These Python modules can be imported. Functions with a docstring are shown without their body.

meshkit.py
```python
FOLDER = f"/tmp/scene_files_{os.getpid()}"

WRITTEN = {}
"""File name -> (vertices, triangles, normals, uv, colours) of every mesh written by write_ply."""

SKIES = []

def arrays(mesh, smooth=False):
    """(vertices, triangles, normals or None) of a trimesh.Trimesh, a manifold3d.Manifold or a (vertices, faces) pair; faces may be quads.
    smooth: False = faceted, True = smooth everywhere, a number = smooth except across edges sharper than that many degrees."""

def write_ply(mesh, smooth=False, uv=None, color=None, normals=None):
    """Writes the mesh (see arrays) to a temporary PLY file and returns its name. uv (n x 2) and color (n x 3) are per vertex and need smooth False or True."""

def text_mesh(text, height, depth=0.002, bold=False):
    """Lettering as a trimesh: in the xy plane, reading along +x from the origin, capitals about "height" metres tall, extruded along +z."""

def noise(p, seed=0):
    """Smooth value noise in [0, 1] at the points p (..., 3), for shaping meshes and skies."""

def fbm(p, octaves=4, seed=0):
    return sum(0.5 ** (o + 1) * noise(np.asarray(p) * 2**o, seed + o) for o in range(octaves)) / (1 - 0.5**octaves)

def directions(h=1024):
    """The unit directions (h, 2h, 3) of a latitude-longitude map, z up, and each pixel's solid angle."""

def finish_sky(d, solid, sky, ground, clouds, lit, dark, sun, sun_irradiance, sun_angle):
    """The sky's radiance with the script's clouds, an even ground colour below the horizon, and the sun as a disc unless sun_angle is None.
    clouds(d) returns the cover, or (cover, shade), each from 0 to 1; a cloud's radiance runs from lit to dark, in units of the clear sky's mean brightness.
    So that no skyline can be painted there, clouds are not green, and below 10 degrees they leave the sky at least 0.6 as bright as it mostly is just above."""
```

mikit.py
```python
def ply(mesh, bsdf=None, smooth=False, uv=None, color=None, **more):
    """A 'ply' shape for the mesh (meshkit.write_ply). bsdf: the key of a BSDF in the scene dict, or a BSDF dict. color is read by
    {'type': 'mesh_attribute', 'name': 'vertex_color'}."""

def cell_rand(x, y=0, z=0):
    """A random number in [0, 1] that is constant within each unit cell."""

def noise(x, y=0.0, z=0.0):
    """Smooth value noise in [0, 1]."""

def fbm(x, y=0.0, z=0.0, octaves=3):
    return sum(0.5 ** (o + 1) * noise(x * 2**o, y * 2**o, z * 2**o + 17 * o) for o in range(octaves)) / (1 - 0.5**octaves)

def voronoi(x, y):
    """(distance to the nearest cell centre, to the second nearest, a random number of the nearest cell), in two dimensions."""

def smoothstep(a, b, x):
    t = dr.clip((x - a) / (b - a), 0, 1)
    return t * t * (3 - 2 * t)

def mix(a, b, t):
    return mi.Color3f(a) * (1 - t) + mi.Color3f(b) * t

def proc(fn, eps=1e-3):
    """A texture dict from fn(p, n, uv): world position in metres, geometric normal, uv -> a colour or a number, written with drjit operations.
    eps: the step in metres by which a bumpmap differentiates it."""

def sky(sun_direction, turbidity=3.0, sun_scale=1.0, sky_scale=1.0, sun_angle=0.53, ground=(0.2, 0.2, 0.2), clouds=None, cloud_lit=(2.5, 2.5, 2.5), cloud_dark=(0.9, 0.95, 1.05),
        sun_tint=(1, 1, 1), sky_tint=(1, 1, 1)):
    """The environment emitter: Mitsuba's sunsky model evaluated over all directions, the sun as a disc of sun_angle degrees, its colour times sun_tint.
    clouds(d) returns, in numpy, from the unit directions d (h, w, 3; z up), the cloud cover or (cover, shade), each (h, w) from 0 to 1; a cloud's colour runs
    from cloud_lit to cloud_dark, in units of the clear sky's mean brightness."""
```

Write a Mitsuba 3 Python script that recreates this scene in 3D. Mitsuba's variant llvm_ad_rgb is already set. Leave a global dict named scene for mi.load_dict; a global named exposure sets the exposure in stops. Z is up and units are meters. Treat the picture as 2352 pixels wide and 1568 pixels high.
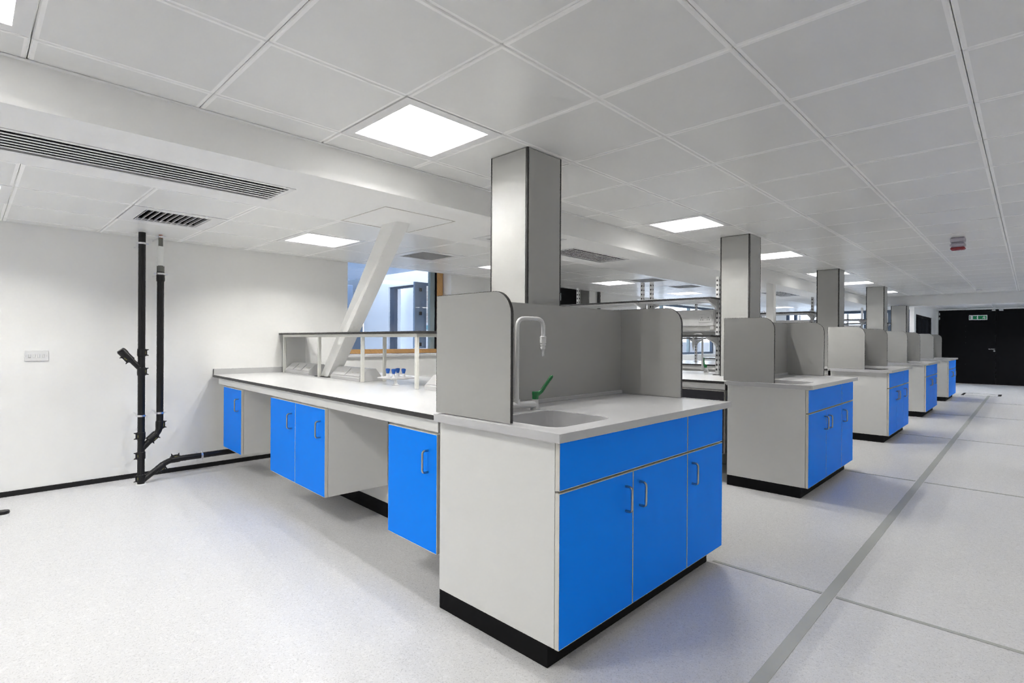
import math, random
import numpy as np, trimesh, mitsuba as mi, drjit as dr
import mikit, meshkit
from mikit import proc, noise, fbm, voronoi, cell_rand, smoothstep, mix
from shapely.geometry import Polygon, box as sbox, Point
from shapely import affinity
import manifold3d as m3
random.seed(3); np.random.seed(3)
scene, labels = {}, {}
T4 = mi.ScalarTransform4f
# ------------------------------------------------------------------ camera, sky, light, exposure
EYE = np.array([0., 0., 1.255]); CAM_YAW, CAM_PITCH, CAM_ROLL = math.radians(44.224), math.radians(-0.097), math.radians(0.353)
_f = np.array([math.cos(CAM_YAW)*math.cos(CAM_PITCH), math.sin(CAM_YAW)*math.cos(CAM_PITCH), math.sin(CAM_PITCH)])
_r = np.array([math.sin(CAM_YAW), -math.cos(CAM_YAW), 0.]); _u = np.cross(_r, _f)
_up = _u*math.cos(CAM_ROLL) - _r*math.sin(CAM_ROLL)
scene['camera'] = {'type': 'perspective', 'fov': 2*math.degrees(math.atan(1176/1224.6)), 'fov_axis': 'x', 'near_clip': 0.05, 'far_clip': 200.,
                   'to_world': T4().look_at(origin=EYE.tolist(), target=(EYE+_f).tolist(), up=_up.tolist())}
scene['sky'] = mikit.sky((0.3, 0.5, 0.8), turbidity=4.0, sun_scale=0.0, sky_scale=1.0,
                         clouds=lambda d: (np.full(d.shape[:2], 0.75), np.full(d.shape[:2], 0.35)), cloud_lit=(1.5, 1.7, 2.0), cloud_dark=(0.9, 1.05, 1.3))
scene['sky']['scale'] = 11.0
LAMP, BEAM = 2.0, 3.1          # radiance of a ceiling panel; intensity of its downward beam (the panels are prismatic: most light leaves steeply)
exposure = 1.1
# ------------------------------------------------------------------ materials
def rgb(*c): return {'type': 'rgb', 'value': list(c)}
def pm(base, rough=0.5, metal=0.0, spec=0.5, **k):
    return {'type': 'twosided', 'bsdf': {'type': 'principled', 'base_color': base if isinstance(base, dict) else rgb(*base), 'roughness': rough, 'metallic': metal, 'specular': spec, **k}}
CH, LH = 2.334, 2.165                   # main and lower ceiling heights
GX, GY = 0.766, 0.19                    # tile grid origins, 0.6 m pitch
LX, LY = 0.205, 3.8
def tile_col(ox, oy):
    def fn(p, n, uv):
        fx = (p.x-ox)/0.6; fx = fx-dr.floor(fx); fy = (p.y-oy)/0.6; fy = fy-dr.floor(fy)
        d = dr.minimum(dr.minimum(fx, 1-fx), dr.minimum(fy, 1-fy))*0.6
        v = 0.985+0.03*noise(p.x*3, p.y*3, 2)
        return mix((0.74, 0.74, 0.725), (0.90, 0.895, 0.88), 1-smoothstep(0.0175, 0.0195, d))*v
    return fn
def floor_col(p, n, uv):
    a = noise(p.x*260, p.y*260, 1); b = noise(p.x*110, p.y*110, 5); c = fbm(p.x*1.3, p.y*1.3, 3)
    v = 1 - 0.16*smoothstep(0.62, 0.9, a) + 0.06*smoothstep(0.6, 0.9, b) - 0.05*(c-0.5)
    return mi.Color3f(0.60, 0.598, 0.604)*v
def wood_col(p, n, uv):
    g = fbm(p.x*4+p.z*4, p.y*60, (p.z+p.x)*45)
    return mix((0.42, 0.22, 0.075), (0.58, 0.34, 0.13), g)
def brick_col(p, n, uv):
    r = dr.floor(p.z/0.075); u = (p.y + 0.11*(r-2*dr.floor(r/2)))/0.225
    k = cell_rand(dr.floor(u), r, 4); fz = p.z/0.075-r; fu = u-dr.floor(u)
    m = dr.select((fz < 0.14) | (fu < 0.05), 1.0, 0.0)
    return mix(mix((0.52, 0.44, 0.38), (0.66, 0.6, 0.54), k), (0.72, 0.71, 0.7), m)
MATS = dict(
    wall=pm((0.87, 0.87, 0.85), 0.7, spec=0.2), plaster=pm((0.84, 0.84, 0.825), 0.6, spec=0.3),
    tile=pm(proc(tile_col(GX, GY)), 0.32, spec=0.5), tile_low=pm(proc(tile_col(LX, LY)), 0.32, spec=0.5),
    floor=pm(proc(floor_col), 0.42, spec=0.4), strip=pm((0.36, 0.37, 0.35), 0.4, spec=0.5),
    black=pm((0.009, 0.009, 0.010), 0.35, spec=0.3), blackmat=pm((0.006, 0.006, 0.007), 0.8, spec=0.12), edge=pm((0.02, 0.02, 0.02), 0.45),
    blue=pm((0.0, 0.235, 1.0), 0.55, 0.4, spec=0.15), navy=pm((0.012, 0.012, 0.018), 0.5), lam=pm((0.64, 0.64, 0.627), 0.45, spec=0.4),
    grey=pm((0.37, 0.37, 0.358), 0.42, spec=0.4), solid=pm((0.50, 0.50, 0.51), 0.25, spec=0.5), top=pm((0.53, 0.53, 0.53), 0.3, spec=0.5),
    white=pm((0.74, 0.74, 0.74), 0.3, spec=0.5), cream=pm((0.74, 0.74, 0.69), 0.4), nickel=pm((0.42, 0.41, 0.39), 0.28, 1.0), chrome=pm((0.8, 0.8, 0.82), 0.15, 1.0),
    abs=pm((0.60, 0.58, 0.54), 0.4), green=pm((0.006, 0.13, 0.035), 0.35), knob=pm((0.01, 0.08, 0.36), 0.4), dark=pm((0.03, 0.03, 0.03), 0.6),
    box=pm((0.60, 0.60, 0.60), 0.4, spec=0.3),
    rubber=pm((0.85, 0.86, 0.84), 0.5), copper=pm((0.35, 0.10, 0.04), 0.5), greypipe=pm((0.12, 0.12, 0.105), 0.5), yellow=pm((0.2, 0.19, 0.04), 0.5),
    wood=pm(proc(wood_col), 0.4), alu=pm((0.22, 0.28, 0.30), 0.4), sash=pm((0.16, 0.23, 0.34), 0.3), red=pm((0.22, 0.012, 0.02), 0.3), smoke=pm((0.42, 0.40, 0.46), 0.35),
    signgreen=pm((0.0, 0.22, 0.07), 0.5), signwhite=pm((0.85, 0.88, 0.86), 0.5), led=pm((0.5, 0.05, 0.03), 0.3),
    extslate=pm((0.12, 0.16, 0.21), 0.5),
    extwhite=pm((0.84, 0.86, 0.88), 0.6), extblue=pm((0.045, 0.07, 0.11), 0.5), extsoffit=pm((0.5, 0.6, 0.75), 0.35), brick=pm(proc(brick_col), 0.8), teal=pm((0.2, 0.42, 0.48), 0.5), paving=pm((0.5, 0.5, 0.5), 0.8),
    steel=pm((0.62, 0.62, 0.62), 0.35, 0.3), pane={'type': 'thindielectric', 'int_ior': 1.5},
    pane_low={'type': 'thindielectric', 'int_ior': 1.5},
)
for k, v in MATS.items(): scene['material_'+k] = v
# ------------------------------------------------------------------ helpers
XF = [np.eye(4)]
def numbered(name, pool):
    if name not in pool: return name
    i = 1
    while f'{name}_{i:03d}' in pool: i += 1
    return f'{name}_{i:03d}'
used = set()
def tag(key, label=None, cat=None, group=None, kind=None):
    d = labels.setdefault(key, {})
    for k, v in (('label', label), ('category', cat), ('group', group), ('kind', kind)):
        if v: d[k] = v
def thing(name, label, cat, group=None, kind=None):
    key = numbered(name, used); used.add(key); tag(key, label, cat, group, kind); return key
def put(key, mesh, mat, smooth=False, **more):
    m = mesh.copy()
    if not np.allclose(XF[-1], np.eye(4)): m.apply_transform(XF[-1])
    scene[key] = mikit.ply(m, 'material_'+mat, smooth, **more); used.add(key); return key
def part(parent, name, mesh, mat, smooth=False, label=None, kind=None, **more):
    key = numbered(parent+'__'+name, used); put(key, mesh, mat, smooth, **more)
    if label or kind: tag(key, label, kind=kind)
    return key
def solo(name, mesh, mat, label, cat, group=None, kind=None, smooth=False, **more):
    key = thing(name, label, cat, group, kind); put(key, mesh, mat, smooth, **more); return key
def struct(name, mesh, mat, label=None, smooth=False):
    key = numbered(name, used); put(key, mesh, mat, smooth); tag(key, label, kind='structure'); return key
def cat(*ms): return trimesh.util.concatenate([m for m in ms])
def bx(x0, x1, y0, y1, z0, z1, c=0.0):
    x0, x1 = sorted((x0, x1)); y0, y1 = sorted((y0, y1)); z0, z1 = sorted((z0, z1))
    if c <= 0:
        m = trimesh.creation.box((x1-x0, y1-y0, z1-z0)); m.apply_translation(((x0+x1)/2, (y0+y1)/2, (z0+z1)/2)); return m
    c = min(c, 0.45*min(x1-x0, y1-y0, z1-z0)); pts = []
    for sx in (0, 1):
        for sy in (0, 1):
            for sz in (0, 1):
                X, Y, Z = (x0, x1)[sx], (y0, y1)[sy], (z0, z1)[sz]; dx, dy, dz = (c, -c)[sx], (c, -c)[sy], (c, -c)[sz]
                pts += [(X, Y+dy, Z+dz), (X+dx, Y, Z+dz), (X+dx, Y+dy, Z)]
    return trimesh.convex.convex_hull(np.array(pts))
def ext(poly, z0, z1):
    gs = getattr(poly, 'geoms', [poly]); out = []
    for g in gs:
        m = trimesh.creation.extrude_polygon(g, abs(z1-z0), engine='earcut'); m.apply_translation((0, 0, min(z0, z1))); out.append(m)
    return cat(*out)
def prism_x(poly, x0, x1):             # polygon in (y, z)
    m = ext(poly, 0, x1-x0); M = np.array([[0, 0, 1, x0], [1, 0, 0, 0], [0, 1, 0, 0], [0, 0, 0, 1.]]); m.apply_transform(M); return m
def prism_y(poly, y0, y1):             # polygon in (x, z)
    m = ext(poly, 0, y1-y0); M = np.array([[1, 0, 0, 0], [0, 0, -1, y1], [0, 1, 0, 0], [0, 0, 0, 1.]]); m.apply_transform(M); return m
def frame2(a0, a1, b0, b1, w): return sbox(a0, b0, a1, b1).difference(sbox(a0+w, b0+w, a1-w, b1-w))
def rrect(x0, x1, y0, y1, r, res=6): return sbox(x0+r, y0+r, x1-r, y1-r).buffer(r, quad_segs=res)
def tube(pts, r, n=12, caps=True):
    pts = np.array(pts, float); rs = np.full(len(pts), r) if np.isscalar(r) else np.array(r)
    tg = np.gradient(pts, axis=0); tg /= np.linalg.norm(tg, axis=1)[:, None]
    a = np.array([0, 0, 1.]) if abs(tg[0][2]) < 0.9 else np.array([1., 0, 0]); V = []
    u = np.cross(tg[0], a); u /= np.linalg.norm(u)
    for i in range(len(pts)):
        u = u - tg[i]*np.dot(u, tg[i]); u /= np.linalg.norm(u); w = np.cross(tg[i], u)
        for k in range(n):
            t = 2*math.pi*k/n; V.append(pts[i]+rs[i]*(math.cos(t)*u+math.sin(t)*w))
    F = []
    for i in range(len(pts)-1):
        for k in range(n):
            a0, a1, b0, b1 = i*n+k, i*n+(k+1) % n, (i+1)*n+k, (i+1)*n+(k+1) % n; F += [(a0, a1, b1), (a0, b1, b0)]
    if caps:
        V += [pts[0], pts[-1]]; c0, c1 = len(V)-2, len(V)-1; e = (len(pts)-1)*n
        for k in range(n): F += [(c0, (k+1) % n, k), (c1, e+k, e+(k+1) % n)]
    m = trimesh.Trimesh(np.array(V), np.array(F), process=False); m.fix_normals(); return m
def bend(corners, r, k=6):             # polyline with rounded corners
    P = [np.array(c, float) for c in corners]; out = [P[0]]
    for a, b, c in zip(P, P[1:], P[2:]):
        u, v = (a-b)/np.linalg.norm(a-b), (c-b)/np.linalg.norm(c-b); s, e = b+u*r, b+v*r
        for t in np.linspace(0, 1, k+1): out.append((1-t)**2*s+2*t*(1-t)*b+t*t*e)
    out.append(P[-1]); return out
def cyl(p, q, r, n=16): return tube([p, q], r, n)
def lathe(prof, at, n=20, axis=None):  # profile [(r, z)]
    m = trimesh.creation.revolve(np.array(prof, float), sections=n)
    if axis is not None: m.apply_transform(trimesh.geometry.align_vectors([0, 0, 1], axis))
    m.apply_translation(at); m.fix_normals(); return m
def inst(parent, name, proto, x, y, z=0.0):
    key = numbered(parent+'__'+name, used); used.add(key); scene[key] = {**proto, 'to_world': T4().translate([x, y, z])}; return key
WY, XB, XW, XE, YR = 5.775, -2.6, 21.9, 17.4, -4.6       # window wall, wall behind, far wall, end of the window side, right wall
# ------------------------------------------------------------------ setting: floor, walls
fl = struct('floor', bx(XB, XW+0.3, YR, WY, -0.1, 0), 'floor', 'pale grey speckled vinyl floor with flat grey joint strips')
def fstrip(x0, x1, y0, y1): part(fl, 'joint_strip', bx(x0, x1, y0, y1, 0.0, 0.0025, 0.001), 'strip')
fstrip(-2.5, 17.2, 0.687, 0.739)
for x in (3.0, 6.04, 9.05, 12.1, 15.1):
    for y0, y1 in ((0.745, 1.30), (-4.5, 0.681)): fstrip(x-0.012, x+0.012, y0, y1)
for p in ((16.9, 17.7, 1.165, 1.215), (17.15, 17.75, 0.50, 0.56)): part(fl, 'floor_box_edge', bx(*p, 0, 0.004, 0.001), 'black')
for p in ((16.95, 16.97, 0.56, 1.165), (17.68, 17.7, 0.56, 1.165)): part(fl, 'floor_box_edge', bx(*p, 0, 0.003, 0.001), 'strip')
# window wall with its openings (x0, x1, z0, z1)
OPEN = [(3.15, 4.715, 1.075, LH+0.08), (6.5, 7.955, 0.0, LH+0.08), (9.6, 13.6, 0.95, LH-0.05), (14.3, 17.1, 0.95, LH-0.05)]
wp = sbox(XB, 0, XE+0.2, 2.6)
for x0, x1, z0, z1 in OPEN: wp = wp.difference(sbox(x0, z0, x1, z1) if z0 > 0 else sbox(x0, -0.01, x1, z1))
wl = struct('wall_window', prism_y(wp, WY, WY+0.26), 'wall', 'white painted wall with a deep window beside the leaning strut')
for a, b in ((XB, 6.5), (7.96, XE)): struct('baseboard_window', bx(a, b, WY-0.006, WY, 0, 0.042, 0.001), 'black', 'thin black skirting strip along the white window wall')
struct('wall_behind', bx(XB-0.2, XB, YR, WY+0.2, 0, 2.6), 'wall')
struct('wall_right', bx(XB, XW, YR-0.2, YR, 0, 2.6), 'wall')
# ------------------------------------------------------------------ ceilings
BULK = 15.1
ce = struct('ceiling', cat(bx(XB, XW, YR, 2.83, CH+0.03, CH+0.13), bx(XB, XE, 2.83, WY, LH+0.115, LH+0.16)), 'plaster', 'white suspended ceiling of perforated square metal tiles')
struct('wall_soffit', bx(XB, XE, 2.815, 2.845, LH-0.015, CH+0.03), 'plaster', 'white step where the tiled ceiling drops to the lower one')
struct('trim_2', bx(XB, BULK, 2.79, 2.8145, CH-0.005, CH-0.0005, 0.001), 'white', 'white edge trim where the tiles meet the ceiling step')
def tmesh(w, h): return bx(0.0015, w-0.0015, 0.0015, h-0.0015, 0, 0.022, 0.004)
lamps_main = [(-2, 3), (1, 3), (6, 3), (10, 3), (14, 3), (17, 3), (21, 3)]             # cells (i, j) of the main grid that hold a light
lamps_far = [(-4, 0), (1, -5), (6, -5), (11, -5), (16, -5), (26, 3), (26, -2), (31, -1)]
lamp_cells = set(lamps_main) | set(lamps_far)
proto = {}
def tile_at(parent, name, ox, oy, z, w, h, mat):
    k = (round(w, 3), round(h, 3), mat)
    if k not in proto: proto[k] = mikit.ply(tmesh(w, h), 'material_'+mat, False)
    inst(parent, name, proto[k], ox, oy, z)
for i in range(-3, 24):
    for j in range(-1, 5):
        if (i, j) in lamp_cells: continue
        x, y = GX+0.6*i, GY+0.6*j
        if x > BULK-0.05: continue
        w = min(0.6, BULK-0.03-x); h = min(0.6, 2.812-y)
        if w > 0.05: tile_at(ce, 'ceiling_tile', x, y, CH, w, h, 'tile')
rest = []
for j in range(-8, -1):
    for i in range(-5, 24):
        if (i, j) not in lamp_cells: rest.append((GX+0.6*i, GY+0.6*j))
for i in (-5, -4):
    for j in range(-1, 5):
        if (i, j) not in lamp_cells: rest.append((GX+0.6*i, GY+0.6*j))
ms = []
for x, y in rest:
    m = tmesh(0.6, min(0.6, 2.812-y)); m.apply_translation((x, y, CH)); ms.append(m)
part(ce, 'outer_tiles', cat(*ms), 'tile', kind='stuff')
ms = []
for i in range(25, 36):
    for j in range(-4, 5):
        if (i, j) in lamp_cells: continue
        x, y = GX+0.6*i, GY+0.6*j; w = min(0.6, XW-0.02-x); h = min(0.6, 2.812-y)
        if w > 0.05:
            m = tmesh(w, h); m.apply_translation((x, y, CH)); ms.append(m)
part(ce, 'far_tiles', cat(*ms), 'tile', kind='stuff')
struct('wall_bulkhead', bx(BULK, BULK+0.5, YR, 2.815, 2.10, CH+0.03), 'plaster', 'white downstand beam across the far end of the ceiling')
# lower ceiling: plaster band, grilles, tiles
grilles = [(-1.0, 1.405), (4.15, 5.16), (10.2, 11.4)]
band = sbox(XB, 2.845, XE, 3.8)
for a, b in grilles: band = band.difference(sbox(a, 3.20, b, 3.60))
band = band.difference(sbox(3.17, 2.99, 3.77, 3.59))
part(ce, 'plaster_band', ext(band, LH, LH+0.02), 'plaster', label='smooth white plaster strip beside the ceiling step')
low_l = [(-1, 1), (3, 1), (7, 1), (11, 1), (15, 1), (19, 1), (24, 1)]; low_v = [(1, 1), (5, 1), (11, 0), (13, 0), (17, 0), (4.9417, -1.35)]
for i in range(-4, 28):
    for j in range(0, 4):
        if (i, j) in low_l or (i, j) in low_v: continue
        x, y = LX+0.6*i, LY+0.6*j; w = min(0.6, XE-0.02-x); h = min(0.6, WY-0.004-y)
        if w > 0.05 and h > 0.05: tile_at(ce, 'lower_ceiling_tile', x, y, LH, w, h, 'tile_low')
part(ce, 'access_hatch', cat(ext(frame2(2.0, 2.62, 3.16, 3.78, 0.008), LH-0.003, LH+0.001)), 'abs', label='thin grey outline of an access hatch above the strut')
# light fittings
def light(name, x, y, z, label, group, beams=1, k=1.0):
    t = thing(name, label, 'ceiling light', group)
    part(t, 'frame', cat(ext(frame2(x+0.004, x+0.596, y+0.004, y+0.596, 0.05), z-0.001, z+0.02)), 'white')
    d = bx(x+0.054, x+0.546, y+0.054, y+0.546, z+0.002, z+0.012)
    for q in range(beams):
        a, b = ((0.3, 0.3),) if beams == 1 else ((0.17, 0.17), (0.43, 0.17), (0.17, 0.43), (0.43, 0.43)), q
        px, py = a[b]
        scene[f'beam_{len(scene)}'] = {'type': 'spot', 'intensity': rgb(*[k*BEAM/beams*v for v in (1, 0.985, 0.95)]), 'beam_width': 52.0, 'cutoff_angle': 71.0,
                                       'to_world': T4().look_at(origin=[x+px, y+py, z-0.004], target=[x+px, y+py, 0], up=[1, 0, 0])}
    part(t, 'diffuser', d, 'white', emitter={'type': 'area', 'radiance': rgb(*[k*LAMP*v for v in (1, 0.985, 0.95)])}, label='glowing white diffuser')
N = ['first', 'second', 'third', 'fourth', 'fifth', 'sixth', 'seventh', 'eighth', 'ninth', 'tenth', 'eleventh']
LL = ['square ceiling light cut by the top left corner', 'large bright square ceiling light just before the nearest column', 'square ceiling light between the nearest column and the second column',
      'square ceiling light right behind the second column', 'square ceiling light half hidden by the third column', 'square ceiling light between the third and fourth columns', 'square ceiling light behind the fourth column']
for (i, j), l in zip(lamps_main, LL): light('ceiling_light', GX+0.6*i, GY+0.6*j, CH, l, 'square lights in the main ceiling', 4 if i < 12 else 1)
for k, (i, j) in enumerate(lamps_far): light('ceiling_light', GX+0.6*i, GY+0.6*j, CH, 'square ceiling light of the same kind away from the near benches', 'square lights over the aisle and beyond the frame', 1, 0.8 if j == -5 else 1.0)
LL = ['square light in the lower ceiling cut by the left edge of the frame', 'square light in the lower ceiling left of the leaning strut', 'square light in the lower ceiling behind the nearest column', 'square light in the lower ceiling above the second bench shelf',
      'square light in the lower ceiling beyond the second column', 'small square light in the lower ceiling near the far glazing', 'small square light in the lower ceiling at the far glazed wall']
for (i, j), l in zip(low_l, LL): light('ceiling_light', LX+0.6*i, LY+0.6*j, LH, l, 'square lights in the lower ceiling', 4 if i < 5 else 1, 0.7)
# air vents
VL = ['square white louvre vent in the lower ceiling above the drain pipes', 'square louvre vent in the lower ceiling right of the leaning strut', 'square louvre vent in the lower ceiling above the far shelf upright pair', 'square louvre vent in the lower ceiling left of the second column', 'small louvre vent in the far lower ceiling', 'square louvre vent beside the ceiling step mostly hidden by the nearest column']
for (i, j), l in zip(low_v, VL):
    x, y = LX+0.6*i, LY+0.6*j; t = thing('air_vent', l, 'air vent', 'square louvre vents')
    part(t, 'frame', ext(frame2(x+0.003, x+0.597, y+0.003, y+0.597, 0.085), LH-0.002, LH+0.016), 'white')
    part(t, 'backing', bx(x+0.05, x+0.55, y+0.05, y+0.55, LH+0.06, LH+0.07), 'blackmat', label='dark void behind the slats')
    part(t, 'throat', cat(*[bx(*q, LH+0.016, LH+0.06) for q in ((x+.075, x+.085, y+.075, y+.525), (x+.515, x+.525, y+.075, y+.525), (x+.075, x+.525, y+.075, y+.085), (x+.075, x+.525, y+.515, y+.525))]), 'blackmat')
    for k in range(11):
        cx = x+0.098+k*0.0395; w = 0.016
        pl = Polygon([(cx, LH+0.001), (cx+0.005, LH+0.001), (cx+w+0.005, LH+0.03), (cx+w, LH+0.03)])
        part(t, 'slat', prism_y(pl, y+0.086, y+0.514), 'white')
GL = ['long white slot grille along the ceiling step at the upper left', 'white slot grille in the lower ceiling right of the nearest column', 'white slot grille in the lower ceiling seen left of the third column']
for (a, b), l in zip(grilles, GL):
    t = thing('linear_grille', l, 'air grille')
    part(t, 'frame', ext(frame2(a+0.002, b-0.002, 3.202, 3.598, 0.03), LH-0.003, LH+0.016), 'white')
    part(t, 'backing', bx(a, b, 3.2, 3.6, LH+0.08, LH+0.09), 'blackmat', label='black void behind the slats')
    part(t, 'throat', ext(frame2(a+0.02, b-0.02, 3.215, 3.585, 0.008), LH+0.016, LH+0.08), 'blackmat')
    n = 7
    for k in range(n-1):
        cy = 3.232+(k+1)*(0.336/n); part(t, 'slat', bx(a+0.03, b-0.03, cy-0.0095, cy+0.0095, LH-0.002, LH+0.001), 'white')
# ------------------------------------------------------------------ window 1 and the courtyard it looks on
w1 = struct('window_1', cat(bx(4.60, 4.70, 5.94, 6.03, 1.08, LH+0.07, 0.003), bx(3.16, 4.60, 5.94, 6.03, 1.08, 1.135, 0.003)), 'wood', 'deep window with an oiled timber frame behind the leaning strut')
part(w1, 'gasket', bx(4.575, 4.60, 5.95, 6.0, 1.135, LH+0.07), 'blackmat'); part(w1, 'mullion', bx(4.50, 4.575, 5.96, 6.02, 1.135, LH+0.07, 0.002), 'alu')
part(w1, 'pane', bx(3.155, 4.5, 5.988, 5.989, 1.135, LH+0.07), 'pane', label='clear glass pane')
sh = part(w1, 'open_sash', bx(4.33, 4.53, 6.09, 6.13, 1.14, 2.06, 0.004), 'sash', label='blue-grey opened metal sash')
for z in (1.93, 1.60, 1.17): part(sh, 'catch', bx(4.40, 4.44, 6.07, 6.09, z, z+0.05, 0.006), 'black')
struct('trim_1', bx(3.10, 5.2, 5.735, 5.775, 1.045, 1.075, 0.004), 'white', 'white window board under the timber frame')
o = thing('courtyard_wing', 'white rendered building wing with a dark framed window seen outside behind the strut', 'building')
WX = 6.0
part(o, 'wall', bx(WX, WX+0.3, 9.35, 10.3, -1, 2.6), 'extwhite'); part(o, 'wall', cat(bx(WX, WX+0.3, 7.4, 9.35, 2.32, 2.6), bx(WX, WX+0.3, 7.4, 9.35, -1, 0.98)), 'extwhite')
f = part(o, 'window_frame', cat(bx(WX+0.04, WX+0.12, 9.2, 9.35, 0.98, 2.32), bx(WX+0.04, WX+0.12, 7.4, 9.35, 0.98, 1.06), bx(WX+0.04, WX+0.12, 7.4, 9.35, 2.28, 2.32)), 'extblue', label='dark blue metal window frame')
part(o, 'brick_wall', bx(WX+0.5, WX+0.6, 7.0, 8.95, 0.5, 2.6), 'brick', label='pale brickwork'); part(o, 'wall', bx(WX+0.5, WX+0.6, 8.95, 10.2, 0.5, 2.6), 'extwhite')
for z0, z1, mt in ((1.55, 1.60, 'extwhite'), (1.46, 1.55, 'teal'), (1.41, 1.46, 'extwhite'), (1.33, 1.39, 'teal'), (0.9, 1.33, 'extwhite')):
    part(o, 'ledge', bx(WX+0.44, WX+0.5, 7.0, 8.98, z0, z1), mt)
o = thing('courtyard_canopy', 'blue-lit panelled soffit outside above the window by the strut', 'canopy')
for i in range(3):
    for j in range(4): part(o, 'panel', bx(2.9+i*0.8, 2.9+i*0.8+0.79, 6.15+j*1.03, 6.15+j*1.03+1.02, 2.42, 2.45, 0.004), 'extsoffit')
part(o, 'deck', bx(2.85, 5.3, 6.1, 10.3, 2.46, 2.6), 'extblue'); part(o, 'downlight', bx(3.55, 3.8, 7.0, 7.25, 2.385, 2.42, 0.01), 'black')
o = thing('courtyard_facade', 'dark blue-grey facade across the courtyard behind the strut', 'building')
part(o, 'wall', bx(-3, 5.99, 10.32, 10.6, -1, 4.0), 'extslate')
for k in range(4): part(o, 'pilaster', bx(4.0+k*0.5, 4.2+k*0.5, 10.22, 10.32, -1, 2.4, 0.01), 'sash')
struct('ground_outside', bx(-10, 40, WY+0.26, 30, -0.3, -0.1), 'paving')
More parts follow.
